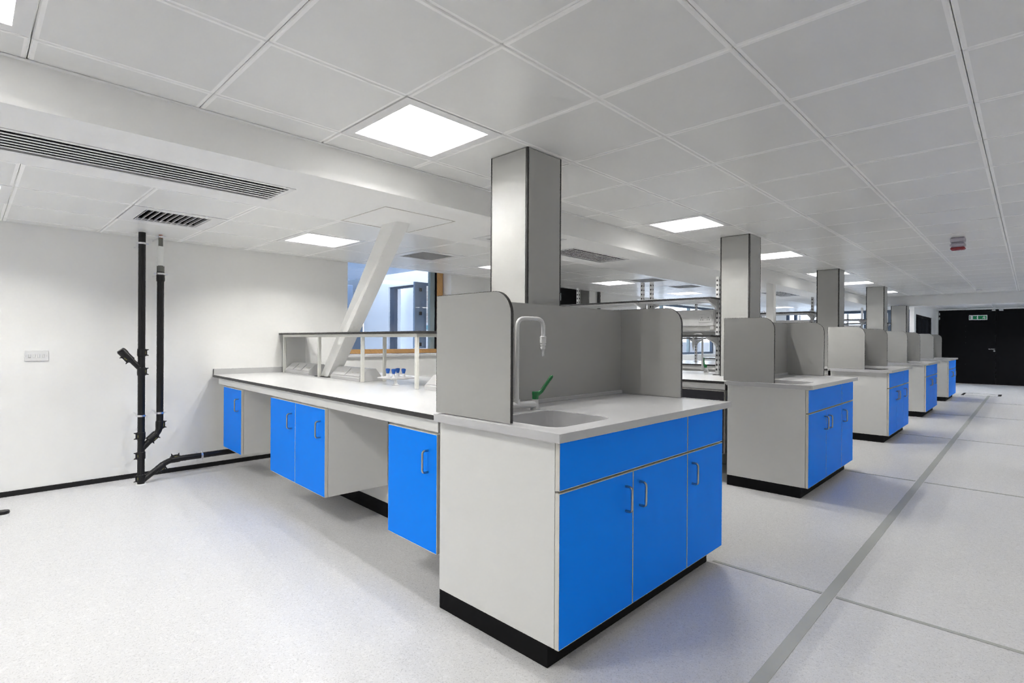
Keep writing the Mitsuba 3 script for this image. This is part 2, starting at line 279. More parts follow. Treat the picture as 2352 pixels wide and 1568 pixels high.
# black door in the window wall
d = struct('door_1', bx(6.52, 7.935, 5.98, 6.025, 0.0, LH+0.07, 0.003), 'blackmat', 'black fire door in the window wall behind the nearest column')
part(d, 'lining', cat(bx(7.935, 7.955, 5.775, 6.03, 0, LH+0.07), bx(6.50, 6.52, 5.775, 6.03, 0, LH+0.07)), 'grey')
def exit_sign(x, y, z, w, h, axis, label):
    t = thing('exit_sign', label, 'exit sign')
    def q(a0, a1, b0, b1, d0, d1, mat, nm, c=0.0):
        if axis == 'x': m = bx(x-d1, x-d0, y-a1*w, y-a0*w, z+b0*h, z+b1*h, c)
        else: m = bx(x+a0*w, x+a1*w, y-d1, y-d0, z+b0*h, z+b1*h, c)
        part(t, nm, m, mat)
    q(0, 1, 0, 1, 0, 0.012, 'signwhite', 'plate', 0.003)
    for a0, a1 in ((0.05, 0.09), (0.22, 0.44), (0.50, 0.95)): q(a0, a1, 0.16, 0.84, 0.012, 0.015, 'signgreen', 'green_panel')
    for a0, a1, b0, b1 in ((0.80, 0.84, 0.62, 0.78), (0.77, 0.86, 0.42, 0.62), (0.74, 0.79, 0.30, 0.46), (0.83, 0.88, 0.22, 0.42), (0.86, 0.90, 0.46, 0.56)): q(a0, a1, b0, b1, 0.015, 0.017, 'signwhite', 'running_figure')
exit_sign(7.03, 5.98, 1.97, 0.34, 0.13, 'y', 'green and white exit sign on the black door behind the nearest column')
solo('conduit', bx(8.19, 8.24, 5.73, 5.775, 0.2, LH, 0.004), 'dark', 'thin dark conduit running up the white wall above the second bench', 'conduit')
# window bands further along
def band_window(n, x0, x1, z0, z1):
    k = struct(f'window_{n}', prism_y(frame2(x0, x1, z0, z1, 0.05), 5.93, 6.0), 'extblue', 'long window band behind the far benches' if n == 2 else 'far window band behind the third column')
    m = max(1, int((x1-x0)/1.3)); s = (x1-x0)/m
    for i in range(1, m): part(k, 'mullion', bx(x0+i*s-0.025, x0+i*s+0.025, 5.93, 6.0, z0+0.05, z1-0.05), 'alu')
    for i in range(m): part(k, 'pane', bx(x0+i*s+0.03, x0+(i+1)*s-0.03, 5.964, 5.965, z0+0.05, z1-0.05), 'pane')
band_window(2, *OPEN[2]); band_window(3, *OPEN[3])
# end wall with glazing, glazed screen and far wall with the black doors
ep = sbox(2.2, 0, WY+0.25, 2.4).difference(sbox(2.3, 0.9, 5.33, LH-0.02))
struct('wall_end', prism_x(ep, XE, XE+0.15), 'wall', 'white end wall of the window side around a dark framed glazing')
w4 = struct('window_4', prism_x(frame2(2.3, 5.33, 0.9, LH-0.02, 0.07), XE+0.03, XE+0.12), 'extblue', 'dark framed glazing at the far end beyond the third column')
for y in (5.08, 4.2, 3.3, 2.75): part(w4, 'mullion', bx(XE+0.03, XE+0.12, y-0.035, y+0.035, 0.97, LH-0.09), 'extblue')
for a, b in ((5.115, 5.26), (4.235, 5.045), (3.335, 4.165), (2.785, 3.265), (2.37, 2.715)): part(w4, 'pane', bx(XE+0.07, XE+0.071, a, b, 0.97, LH-0.09), 'pane')
struct('wall_room_beyond', bx(XE+3.2, XE+3.4, 2.4, 9, -0.1, 2.6), 'extwhite', 'pale wall seen through the far glazing')
sp = sbox(XE+0.15, 0, XW, CH+0.03).difference(sbox(XE+0.3, 0, 20.9, 2.03))
struct('wall_corridor', prism_y(sp, 2.2, 2.32), 'wall', 'white wall with a glazed screen left of the black doors')
w5 = struct('window_5', prism_y(frame2(XE+0.3, 20.9, 0.0, 2.03, 0.06), 2.22, 2.30), 'blackmat', 'black framed glazed screen left of the black doors')
for x in (18.3, 18.9, 19.6, 20.3): part(w5, 'mullion', bx(x-0.05, x+0.05, 2.22, 2.30, 0.06, 1.97), 'blackmat')
for a, b in ((XE+0.37, 18.24), (18.36, 18.84), (18.96, 19.54), (19.66, 20.24), (20.36, 20.83)): part(w5, 'pane', bx(a, b, 2.255, 2.256, 0.06, 1.97), 'pane')
struct('wall_far', cat(bx(XW+0.06, XW+0.2, YR, 2.32, 0, 2.6), bx(XW-0.02, XW+0.06, 2.14, 2.2, 0, 2.35), bx(XW-0.02, XW+0.06, -0.7, 2.14, CH-0.033, CH+0.02)), 'wall', 'white surround of the far black double doors')
for i, (a, b) in enumerate(((0.772, 2.135), (-0.60, 0.769))):
    d = struct(f'door_{i+2}', bx(XW, XW+0.05, a, b, 0.005, CH-0.035, 0.001), 'blackmat', 'tall black flush door leaf at the far end, ' + ('the one with the lever handle and exit sign' if i == 0 else 'cut by the right edge of the frame'))
    part(d, 'closer', bx(XW-0.04, XW, (0.775, 0.60)[i], (0.86, 0.70)[i], CH-0.085, CH-0.04, 0.004), 'white')
    if i == 0:
        h = part(d, 'lever_handle', cat(cyl((XW, 0.80, 1.085), (XW-0.05, 0.80, 1.085), 0.011), bx(XW-0.06, XW-0.045, 0.79, 0.93, 1.075, 1.095, 0.004)), 'chrome', label='chrome lever handle')
        part(d, 'lock', cyl((XW, 0.80, 1.03), (XW-0.012, 0.80, 1.03), 0.022), 'chrome')
        for z in (2.19, 2.05): part(d, 'hinge', bx(XW-0.012, XW, 2.10, 2.13, z-0.04, z+0.04, 0.003), 'steel')
        for z in (1.8, 1.63, 1.45, 1.27, 0.6): part(d, 'bolt', cyl((XW, 1.47, z), (XW-0.006, 1.47, z), 0.012, 8), 'dark')
exit_sign(XW, 1.395, 1.98, 0.435, 0.155, 'x', 'green and white exit sign on the far black door')
# ------------------------------------------------------------------ columns
UX = [1.56, 4.69, 8.06, 11.33, 14.82]; CX = [2.125, 5.41, 8.85, 12.15, 14.80]; CXW = 0.30; CY0, CY1 = 2.008, 2.305
CX[0] = 2.178; CX[1] = 5.446; CX[2] = 8.9; CX[3] = 12.24
for i, cx in enumerate(CX):
    zt = CH if i < 4 else 2.10; y0, y1, x1 = CY0, CY1, cx+CXW
    t = thing('column', f'{N[i]} grey clad column with black corner trims, counted from the camera', 'column')
    tw = 0.014
    part(t, 'cladding_panel', bx(cx, cx+0.012, y0+tw, y1-tw, 0, zt-0.004), 'grey'); part(t, 'cladding_panel', bx(x1-0.012, x1, y0+tw, y1-tw, 0, zt-0.004), 'grey')
    part(t, 'cladding_panel', bx(cx+tw, x1-tw, y0, y0+0.012, 0, zt-0.004), 'grey'); part(t, 'cladding_panel', bx(cx+tw, x1-tw, y1-0.012, y1, 0, zt-0.004), 'grey')
    for a, b in ((cx, y0), (x1-tw, y0), (cx, y1-tw), (x1-tw, y1-tw)): part(t, 'corner_trim', bx(a, a+tw, b, b+tw, 0, zt, 0.003), 'edge')
    part(t, 'core', bx(cx+0.013, x1-0.013, y0+0.013, y1-0.013, 0.0, zt), 'blackmat')
# ------------------------------------------------------------------ base cabinets with sinks at the aisle ends
def handle_y(x, y, z0, z1, out):       # bow handle on a face looking along -y
    c = [(x, y, z0), (x, y-out, z0), (x, y-out, z1), (x, y, z1)]; return tube(bend(c, 0.016), 0.0055, 10)
def handle_x(x, y, z0, z1, out):
    c = [(x, y, z0), (x-out, y, z0), (x-out, y, z1), (x, y, z1)]; return tube(bend(c, 0.016), 0.0055, 10)
def door_y(parent, name, x0, x1, z0, z1, y, hx=None):
    k = part(parent, name, bx(x0, x1, y, y+0.019, z0, z1), 'abs')
    part(k, 'blue_face', bx(x0+0.003, x1-0.003, y-0.0012, y, z0+0.003, z1-0.003), 'blue', label='bright blue laminate face')
    if hx: part(k, 'handle', handle_y(hx, y, 0.515, 0.622, 0.034), 'nickel', True, label='satin metal bow handle')
def swan_tap(name, label, bx_, by_, z, ang, reach, top, valve, lever):
    t = thing(name, label, 'tap'); c, s = math.cos(ang), math.sin(ang)
    P = lambda a, b, h: (bx_+a*c-b*s, by_+a*s+b*c, z+h)
    part(t, 'body', cat(cyl(P(-0.075, 0, 0.028), P(valve, 0, 0.028), 0.017), cyl(P(0, 0, 0.03), P(0, 0, 0.058), 0.016), lathe([(0, 0), (0.021, 0), (0.017, 0.012), (0.0155, 0.052), (0, 0.052)], P(valve, 0, 0)), lathe([(0, 0), (0.024, 0), (0.024, 0.006), (0, 0.006)], P(valve, 0, 0)), lathe([(0, 0), (0.024, 0), (0.02, 0.016), (0.017, 0.02), (0, 0.02)], P(-0.07, 0, 0))), 'white', 40)
    part(t, 'spout', tube(bend([P(0, 0, 0.055), P(0, 0, top), P(reach, 0, top), P(reach, 0, top-0.10)], 0.045, 8), 0.0105, 14), 'white', True)
    n = part(t, 'nozzle', lathe([(0, 0), (0.005, 0), (0.0052, 0.006), (0.0062, 0.008), (0.0052, 0.012), (0.0066, 0.016), (0.0056, 0.02), (0.0072, 0.026), (0.008, 0.034), (0.0125, 0.036), (0.013, 0.048), (0.0105, 0.05), (0.0105, 0.053), (0.014, 0.055), (0.014, 0.061), (0.0115, 0.063), (0.0115, 0.065), (0.0158, 0.067), (0.0158, 0.098), (0.012, 0.102), (0, 0.102)], P(reach, 0, top-0.188)), 'white', 35)
    lv = lever
    k = part(t, 'lever', cat(lathe([(0, 0), (0.0155, 0), (0.0165, 0.03), (0.0155, 0.037), (0, 0.037)], P(valve, 0, 0.053)), tube([P(valve+0.003, -0.002, 0.075), P(valve+0.02+lv*0.2, -0.008, 0.088), P(valve+0.025+lv*0.55, -0.02, 0.125), P(valve+0.03+lv, -0.03, 0.165), P(valve+0.036+lv, -0.032, 0.168)], [0.014, 0.010, 0.0085, 0.009, 0.003], 12)), 'green', 40, label='green lever')
for i, ux in enumerate(UX):
    near = ['nearest', 'second', 'third', 'fourth', 'fifth and farthest'][i]
    dr_ = 0.0 if i == 0 else 0.072; x0, x1 = ux, ux+1.475; yb = 1.985-dr_; yf = 1.288; z0, z1 = 0.088, 0.878
    t = thing('sink_cabinet', f'{near} white base cabinet with blue doors and drawers facing the aisle', 'cabinet')
    part(t, 'side_panel', bx(x0, x0+0.018, yf, yb, z0, z1, 0.0008), 'lam'); part(t, 'side_panel', bx(x1-0.018, x1, yf, yb, z0, z1, 0.0008), 'lam')
    part(t, 'carcass', cat(bx(x0+0.018, x1-0.018, yf+0.003, yb, z0, z0+0.018), bx(x0+0.018, x1-0.018, yb-0.012, yb, z0, z1), bx(x0+0.018, x1-0.018, yf+0.003, yf+0.02, z1-0.03, z1), bx(x0+0.018, x1-0.018, yf+0.006, yf+0.02, z0, z1)), 'dark')
    part(t, 'plinth', bx(x0+0.001, x0+1.40, yf+0.032, yb, 0, z0, 0.002), 'blackmat', label='black recessed plinth')
    yd = 1.266; s1, s2 = x0+0.519, x0+1.042
    door_y(t, 'drawer_front', x0, s2-0.0015, 0.688, 0.874, yd); door_y(t, 'drawer_front', s2+0.0035, x1, 0.688, 0.874, yd)
    door_y(t, 'door', x0, s1-0.0015, z0, 0.679, yd, s1-0.062); door_y(t, 'door', s1+0.002, s2-0.0015, z0, 0.679, yd, s1+0.055); door_y(t, 'door', s2+0.0035, x1, z0, 0.679, yd, s2+0.052)
    # worktop with moulded sink and drainer
    t = thing('sink_worktop', f'grey moulded sink worktop on the {near} blue-doored cabinet', 'worktop')
    wx0, wx1, wy0, wy1 = ux-0.045, ux+1.505, 1.228, 1.98-dr_
    hole = rrect(ux+0.075, ux+0.478, 1.345, 1.715, 0.06, 8)
    top = rrect(wx0, wx1, wy0, wy1, 0.006, 3)
    part(t, 'slab', cat(ext(top.difference(hole), 0.880, 0.910)), 'solid')
    lip = top.difference(top.buffer(-0.012, join_style=2))
    part(t, 'raised_rim', ext(lip, 0.910, 0.914), 'solid')
    inner = hole; outer = hole.buffer(0.006)
    prof = []
    for zz, off in ((0.911, 0.004), (0.909, 0.0), (0.80, -0.008), (0.745, -0.016), (0.725, -0.03), (0.718, -0.055)): prof.append((zz, off))
    V, F = [], []; nn = 64
    for zz, off in prof:
        r = hole.buffer(off).exterior; V += [(*r.interpolate(k/nn, normalized=True).coords[0], zz) for k in range(nn)]
    for a in range(len(prof)-1):
        for k in range(nn): F += [(a*nn+k, a*nn+(k+1) % nn, (a+1)*nn+(k+1) % nn), (a*nn+k, (a+1)*nn+(k+1) % nn, (a+1)*nn+k)]
    V.append((hole.centroid.x, hole.centroid.y, 0.714)); b0 = (len(prof)-1)*nn
    for k in range(nn): F.append((b0+k, b0+(k+1) % nn, len(V)-1))
    part(t, 'sink_basin', trimesh.Trimesh(np.array(V), np.array(F), process=False), 'solid', 40)
    # splash screen
    t = thing('splash_screen', f'grey splash screen with round-cornered side wings standing on the {near} sink worktop', 'splash screen')
    zt = 1.462
    pl = Polygon([(1.528, 0.914), (2.018-dr_, 0.914), (2.018-dr_, zt), (1.628, zt)] + [(1.628-0.1*math.sin(a), zt-0.1+0.1*math.cos(a)) for a in np.linspace(0, math.pi/2, 14)[1:]])
    ring = pl.buffer(0.0018, join_style=2).difference(pl).difference(sbox(0, 0, 9, 0.915))
    for nm, xa, xb in (('wing', ux+0.002, ux+0.017), ('wing', ux+1.487, ux+1.503)):
        k = part(t, nm, prism_x(pl, xa, xb), 'grey'); part(k, 'edge', prism_x(ring, xa, xb), 'edge', label='black edge')
    part(t, 'back_panel', bx(ux+0.017, ux+1.487, 1.955-dr_, 1.967-dr_, 0.914, 1.457), 'grey')
    part(t, 'upstand', bx(ux+0.018, ux+1.486, 1.938-dr_, 1.9545-dr_, 0.910, 0.932, 0.003), 'solid')
    swan_tap('lab_tap', f'white swan-neck laboratory tap with a green lever on the {near} sink', ux+0.326, 1.80-dr_*0.3, 0.910, math.radians(-10), 0.163, 0.455, 0.115, 0.05)
# ------------------------------------------------------------------ nearest bench (stands a little askew to the grid)
ang = math.radians(-2.5); ox, oy = 1.56, 1.98
M = np.eye(4); M[:2, :2] = [[math.cos(ang), -math.sin(ang)], [math.sin(ang), math.cos(ang)]]; M[:2, 3] = np.array([ox, oy])-M[:2, :2]@np.array([ox, oy])
Mi = np.linalg.inv(M)
XF.append(M)
def loc(x, y): q = Mi@np.array([x, y, 0, 1]); return (q[0], q[1])
wt = Polygon([(1.541, 1.972), (3.0, 1.972), (3.0, 6.2), (1.541, 6.2)]).intersection(Polygon([loc(-5, WY-0.002), loc(9, WY-0.002), loc(9, 0), loc(-5, 0)]))
colh = Polygon([loc(*p) for p in ((CX[0]-.002, CY0-.002), (CX[0]+.302, CY0-.002), (CX[0]+.302, CY1+.002), (CX[0]-.002, CY1+.002))])
near_unit = Polygon([loc(*p) for p in ((1.4, 1.0), (3.2, 1.0), (3.2, 1.982), (1.4, 1.982))])
wt = wt.difference(colh).difference(near_unit)
t = thing('bench_worktop', 'long white worktop with a black edge running from the nearest sink to the window wall', 'worktop')
part(t, 'top', ext(wt, 0.878, 0.902), 'top')
part(t, 'edge', bx(1.5395, 1.541, 1.995, loc(1.7, WY-.004)[1]-0.006, 0.879, 0.901), 'edge', label='black edge')
yl = loc(1.6, WY)[1]
part(t, 'upstand', cat(ext(Polygon([loc(1.715, WY-0.002), loc(2.42, WY-0.002), loc(2.42, WY-0.016), loc(1.715, WY-0.016)]), 0.902, 0.958)), 'top')
part(t, 'upstand_end', cat(ext(Polygon([loc(1.7125, WY-0.002), loc(1.715, WY-0.002), loc(1.715, WY-0.016), loc(1.7125, WY-0.016)]), 0.880, 0.957)), 'edge')
t = thing('service_spine', 'white rail and service spine carrying the long nearest bench', 'service spine')
part(t, 'front_rail', bx(1.566, 1.596, 2.012, 5.66, 0.817, 0.877, 0.001), 'lam')
part(t, 'spine_panel', bx(2.035, 2.05, 2.37, 5.05, 0.10, 0.876), 'lam'); part(t, 'spine_panel', bx(2.45, 2.465, 2.37, 5.05, 0.10, 0.876), 'lam'); part(t, 'spine_end', bx(2.05, 2.45, 5.03, 5.05, 0.1, 0.876), 'lam')
part(t, 'plinth', bx(2.03, 2.45, 2.37, 5.06, 0, 0.10), 'blackmat', label='black plinth')
def wall_cab(name, label, y0, y1, doors, handles, blue='blue', x=1.562, depth=0.455, z0=0.238, z1=0.812):
    t = thing(name, label, 'cabinet')
    part(t, 'carcass', cat(bx(x+0.022, x+depth, y0, y0+0.018, z0, z1, 0.0008), bx(x+0.022, x+depth, y1-0.018, y1, z0, z1, 0.0008), bx(x+0.022, x+depth, y0+0.018, y1-0.018, z0, z0+0.018), bx(x+0.022, x+depth, y0+0.018, y1-0.018, z1-0.018, z1), bx(x+depth-0.012, x+depth, y0+0.018, y1-0.018, z0, z1), bx(x+0.03, x+0.035, y0+0.018, y1-0.018, z0, z1)), 'lam')
    for (a, b), h in zip(doors, handles):
        k = part(t, 'door', bx(x, x+0.019, a, b, z0, z1-0.006), 'abs'); part(k, 'blue_face' if blue == 'blue' else 'face', bx(x-0.0012, x, a+0.003, b-0.003, z0+0.003, z1-0.009), blue, label='bright blue laminate face' if blue == 'blue' else 'near-black laminate face')
        part(k, 'handle', handle_x(x, h, z1-0.195, z1-0.09, 0.034), 'nickel', True, label='satin metal bow handle')
    return t
wall_cab('wall_hung_cabinet', 'single door blue hanging cabinet beside the nearest sink cabinet', 2.012, 2.458, [(2.012, 2.458)], [2.085])
wall_cab('wall_hung_cabinet', 'double-door blue hanging cabinet in the middle of the long bench', 3.245, 4.225, [(3.245, 3.733), (3.736, 4.225)], [3.315, 3.80])
wall_cab('wall_hung_cabinet', 'narrow single-door blue hanging cabinet at the wall end of the long bench', 4.945, 5.47, [(4.945, 5.47)], [5.02])
# shelf over the bench
t = thing('reagent_shelf', 'low white-framed shelf with a black edge standing along the long worktop', 'shelf')
b = Polygon([loc(1, WY-0.004), loc(4, WY-0.004), loc(4, 0), loc(1, 0)]); sb = sbox(2.185, 3.07, 2.48, 6.1).intersection(b)
rc = sbox(2.185, 3.07, 2.48, 6.1).buffer(-0.06).buffer(0.06, quad_segs=8).union(sbox(2.185, 3.4, 2.48, 6.1)).intersection(b)
rc = rc.difference(Polygon([loc(*p) for p in ((2.335, 4.28), (2.468, 4.28), (2.468, 4.525), (2.335, 4.525))]))
part(t, 'board', ext(rc, 1.303, 1.319), 'edge', label='black shelf board')
part(t, 'board_face', ext(rc.buffer(-0.003), 1.319, 1.3195), 'top')
part(t, 'rail', bx(2.20, 2.225, 3.17, 5.74, 1.278, 1.303, 0.002), 'cream'); part(t, 'rail', bx(2.405, 2.43, 3.17, 5.70, 1.278, 1.303, 0.002), 'cream')
part(t, 'cross_rail', bx(2.225, 2.405, 3.17, 3.195, 1.278, 1.303, 0.002), 'cream')
for y in (5.715, 4.84, 3.995, 3.185):
    for x in (2.2, 2.405):
        if y > 5.6 and x > 2.3: continue
        part(t, 'post', bx(x, x+0.026, y-0.013, y+0.013, 0.902, 1.278, 0.003), 'cream')
part(t, 'end_panel', bx(2.226, 2.43, 5.70, 5.712, 0.902, 1.278), 'lam', label='white end panel against the wall')
# leaning strut
t0 = np.array([2.305, 3.67, LH]); 
XF.append(np.eye(4))
Pb = np.array([[2.393, 4.898], [2.358, 4.690], [2.475, 4.690], [2.475, 4.898]]); Pt = np.array([[2.305, 3.685], [2.312, 3.495], [2.425, 3.485], [2.425, 3.675]])
V = np.vstack([np.c_[Pb, np.full(4, 0.902)], np.c_[Pt, np.full(4, LH+0.0)]])
F = [(0, 1, 5), (0, 5, 4), (1, 2, 6), (1, 6, 5), (2, 3, 7), (2, 7, 6), (3, 0, 4), (3, 4, 7), (0, 3, 2), (0, 2, 1), (4, 5, 6), (4, 6, 7)]
m = trimesh.Trimesh(V, np.array(F), process=False); m.fix_normals()
t = thing('structural_strut', 'white boxed strut leaning from the worktop up to the ceiling', 'strut'); part(t, 'casing', m, 'wall')
part(t, 'foot_seal', bx(2.34, 2.50, 4.67, 4.92, 0.9021, 0.908, 0.001), 'dark', label='dark seal at the foot')
XF.pop()
# socket boxes
def socket_box(label, y0, y1, n, x=2.212):
    t = thing('socket_box', label, 'socket box'); z = 0.903
    pl = Polygon([(x, z), (x+0.225, z), (x+0.225, z+0.02), (x+0.155, z+0.105), (x+0.085, z+0.105), (x, z+0.028)])
    part(t, 'housing', prism_y(pl, y0, y1), 'box')
    s = (y1-y0)/n; a = math.atan2(0.077, 0.085); L = math.hypot(0.077, 0.085)
    for k in range(n):
        c0, c1 = y0+s*k+0.012, y0+s*(k+1)-0.012
        p = bx(0.012, L-0.012, c0, c1, 0, 0.008, 0.003); R = np.eye(4); R[:3, :3] = [[math.cos(a), 0, -math.sin(a)], [0, 1, 0], [math.sin(a), 0, math.cos(a)]]; R[:3, 3] = (x, 0, z+0.028)
        p.apply_transform(R); kk = part(t, 'socket_plate', p, 'box')
        q = cat(*[bx(0.05, 0.056, c0+(c1-c0)*f-0.012, c0+(c1-c0)*f+0.012, 0.008, 0.010) for f in (0.3, 0.7)]); q.apply_transform(R); part(kk, 'slot', q, 'abs')
socket_box('white sloped socket box at the wall end of the long worktop under the shelf', 5.085, 5.69, 3)
socket_box('white sloped socket box just right of the leaning strut', 4.05, 4.60, 2)
socket_box('white sloped socket box beside the nearest sink splash screen', 2.55, 3.11, 2, 2.228)
# gas turret
t = thing('gas_turret', 'white four-way gas tap with blue knobs on the long worktop', 'gas tap'); gx, gy, gz = 2.275, 3.575, 0.902
part(t, 'stem', lathe([(0, 0), (0.03, 0), (0.03, 0.004), (0.016, 0.008), (0.011, 0.02), (0.0115, 0.05), (0, 0.05)], (gx, gy, gz)), 'white', 40)
part(t, 'hub', cat(cyl((gx-0.053, gy-0.053, gz+0.058), (gx+0.053, gy+0.053, gz+0.058), 0.013), cyl((gx-0.053, gy+0.053, gz+0.058), (gx+0.053, gy-0.053, gz+0.058), 0.013)), 'white', 40)
for dx, dy in ((.70, -.71), (-.70, .71), (.71, .70), (-.71, -.70)):
    cx, cy = gx+0.062*dx, gy+0.062*dy
    part(t, 'outlet', tube([(gx+0.075*dx, gy+0.075*dy, gz+0.058), (gx+0.10*dx, gy+0.10*dy, gz+0.058), (gx+0.145*dx, gy+0.145*dy, gz+0.058)], [0.013, 0.009, 0.004], 12), 'white', 40)
    part(t, 'valve', lathe([(0, 0), (0.015, 0), (0.012, 0.03), (0, 0.03)], (cx, cy, gz+0.062)), 'white', 40)
    part(t, 'knob', lathe([(0, 0), (0.0105, 0), (0.018, 0.03), (0.0165, 0.036), (0, 0.040)], (cx, cy, gz+0.092), 12), 'knob', 30, label='blue knob')
XF.pop()
# ------------------------------------------------------------------ the benches beyond: worktop, shelving, trunking
BN = ['', 'second', 'third', 'fourth', 'fifth']
for i in range(1, 5):
    ux = UX[i]; c = ux+0.93 if i == 1 else CX[i]+0.16; nm = BN[i]; yend = 5.2
    hole = sbox(CX[i]-0.002, CY0-0.002, CX[i]+0.302, CY1+0.002)
    t = thing('bench_worktop', f'white bench worktop with a black edge behind the {nm} sink cabinet', 'worktop')
    tp = sbox(ux+0.03, 1.915, ux+1.47, yend).difference(hole); part(t, 'top', ext(tp, 0.880, 0.902), 'top'); part(t, 'edge', bx(ux+0.0285, ux+0.03, 1.955, yend, 0.880, 0.902), 'edge', label='black edge')
    t = thing('service_spine', f'rail and spine under the {nm} bench', 'service spine')
    part(t, 'front_rail', bx(ux+0.05, ux+0.08, 1.955, yend-0.03, 0.825, 0.879), 'lam'); part(t, 'spine_panel', bx(ux+0.5, ux+0.98, 2.37, yend-0.03, 0.10, 0.879), 'lam'); part(t, 'plinth', bx(ux+0.5, ux+0.97, 2.37, yend-0.03, 0, 0.10), 'black')
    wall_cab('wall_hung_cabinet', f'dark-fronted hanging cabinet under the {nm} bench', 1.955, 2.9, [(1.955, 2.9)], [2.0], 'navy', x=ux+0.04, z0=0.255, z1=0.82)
    t = thing('bench_shelving', f'adjustable white shelving with black-edged shelves on slotted uprights above the {nm} bench', 'shelving')
    for y in ((2.40,), (3.19, 3.31), (4.26,), (5.12,)):
        for yy in y:
            for sx in (-0.02,):
                k = part(t, 'upright', bx(c-0.02, c+0.02, yy-0.017, yy+0.017, 0.902, 1.95, 0.002), 'white')
                if i < 3:
                    part(k, 'slots', cat(*[bx(c-0.0215, c-0.02, yy-0.008, yy+0.008, 0.95+q*0.05, 0.97+q*0.05) for q in range(20)], *[bx(c-0.008, c+0.008, yy-0.0185, yy-0.017, 0.95+q*0.05, 0.97+q*0.05) for q in range(20)]), 'dark')
                part(k, 'foot', bx(c-0.05, c+0.05, yy-0.03, yy+0.03, 0.902, 0.908), 'dark')
    for zs, wd in ((1.715, 0.28), (1.325, 0.28)):
        for sg in (-1, 1):
            xa, xb = c+sg*0.028, c+sg*(0.028+wd)
            k = part(t, 'shelf', bx(xa, xb, 2.345, 5.15, zs-0.02, zs, 0.001), 'top')
            part(k, 'edge', cat(bx(xb, xb+sg*0.0015, 2.345, 5.15, zs-0.02, zs), bx(min(xa, xb), max(xa, xb), 2.3435, 2.345, zs-0.02, zs)), 'edge', label='black edge')
            for yy in (2.40, 3.25, 4.26, 5.12): part(t, 'bracket', prism_y(Polygon([(xa, zs-0.022), (xa, zs-0.12), (xa+sg*0.05, zs-0.085), (xa+sg*0.24, zs-0.035), (xa+sg*0.24, zs-0.022)]), yy-0.012, yy+0.012), 'white')
    k = part(t, 'service_trunking', bx(c-0.062, c+0.062, 2.42, 5.1, 1.425, 1.60, 0.006), 'white', label='white trunking with double sockets')
    for y in (2.51, 3.6, 4.7):
        part(k, 'double_socket', bx(c-0.072, c-0.062, y-0.073, y+0.073, 1.462, 1.548, 0.003), 'white')
        part(k, 'pin_holes', cat(*[bx(c-0.0728, c-0.0718, y+s+a-0.004, y+s+a+0.004, zz-0.004, zz+0.004) for s in (-0.036, 0.036) for a, zz in ((-0.011, 1.49), (0.011, 1.49), (0, 1.515))]), 'dark')
    part(k, 'cable_tray', bx(c-0.04, c+0.04, 2.42, 5.1, 1.375, 1.425), 'grey')
    part(k, 'data_outlet', bx(c-0.055, c-0.04, 2.42, 2.46, 1.385, 1.42, 0.003), 'white')
swan_tap('lab_tap', 'white swan-neck tap with green lever on the second bench past the nearest splash screen', 5.95, 2.72, 0.902, math.radians(160), 0.14, 0.44, -0.05, -0.03)
# pier
solo('white_post', bx(8.62, 8.73, 2.82, 2.93, 0.902, LH, 0.004), 'wall', 'slim white post rising from the third bench to the lower ceiling beyond the second column', 'post')
# ------------------------------------------------------------------ pipework on the window wall
PY = 5.50
def clamp_ring(t, p, ax, r):
    p = np.array(p, float); ax = np.array(ax, float)
    part(t, 'bracket_ring', lathe([(r+0.001, -0.008), (r+0.006, -0.008), (r+0.006, 0.008), (r+0.001, 0.008), (r+0.001, -0.008)], p, 20, ax), 'chrome', 40, label='zinc pipe bracket')
    sd = np.cross(ax, [0, 1, 0]); sd = sd/np.linalg.norm(sd)
    part(t, 'bracket_lug', cat(*[cyl(p+s*sd*(r+0.002)-np.array([0, .008, 0]), p+s*sd*(r+0.018)-np.array([0, .008, 0]), 0.006, 8) for s in (-1, 1)], cyl(p+np.array([0, r, 0]), (p[0], WY, p[2]), 0.005, 8)), 'chrome')
def collar(t, p, q, r, side):
    p, q = np.array(p, float), np.array(q, float); k = part(t, 'coupling', tube([p, p+(q-p)*0.06, q-(q-p)*0.06, q], [r+0.002, r+0.0055, r+0.0055, r+0.002], 20), 'black', 40)
    ax = (q-p)/np.linalg.norm(q-p); s = np.array(side, float); mid = (p+q)/2; h = np.linalg.norm(q-p)*0.36
    ear = [tube([mid+sg*ax*h+s*(r+0.003), mid+sg*ax*h+s*(r+0.018), mid+sg*ax*(h*1.12)+s*(r+0.025)], [0.007, 0.005, 0.003], 8) for sg in (-1, 1)]
    part(k, 'clamp_ears', cat(*ear, cyl(mid-ax*h+s*(r+0.010), mid+ax*h+s*(r+0.010), 0.004, 8)), 'black', 40)
    f = np.array([0, -1, 0])*0.6+s*0.8; f /= np.linalg.norm(f)
    part(k, 'marking', cyl(mid-ax*h*0.45+f*(r+0.0045), mid+ax*h*0.45+f*(r+0.0045), 0.003, 6), 'yellow')
p1x, p2x, pr_ = 1.064, 1.205, 0.0268
t = thing('waste_stack', 'tall black plastic waste pipe standing on the floor against the white wall', 'pipe')
part(t, 'pipe', cyl((p1x, PY-0.02, 0.005), (p1x, PY-0.02, LH), pr_, 24), 'black', 40)
for z0, z1, s in ((1.10, 1.165, 1), (0.935, 1.005, 1), (0.385, 0.45, -1), (0.215, 0.28, -1), (0.02, 0.085, -1)): collar(t, (p1x, PY-0.02, z0), (p1x, PY-0.02, z1), pr_, (s, 0, 0))
part(t, 'branch', cyl((p1x, PY-0.02, 0.985), (p1x-0.105, PY-0.02, 1.105), 0.022, 20), 'black', 40); collar(t, (p1x-0.07, PY-0.02, 1.065), (p1x-0.125, PY-0.02, 1.128), 0.024, (-0.707, 0, -0.707))
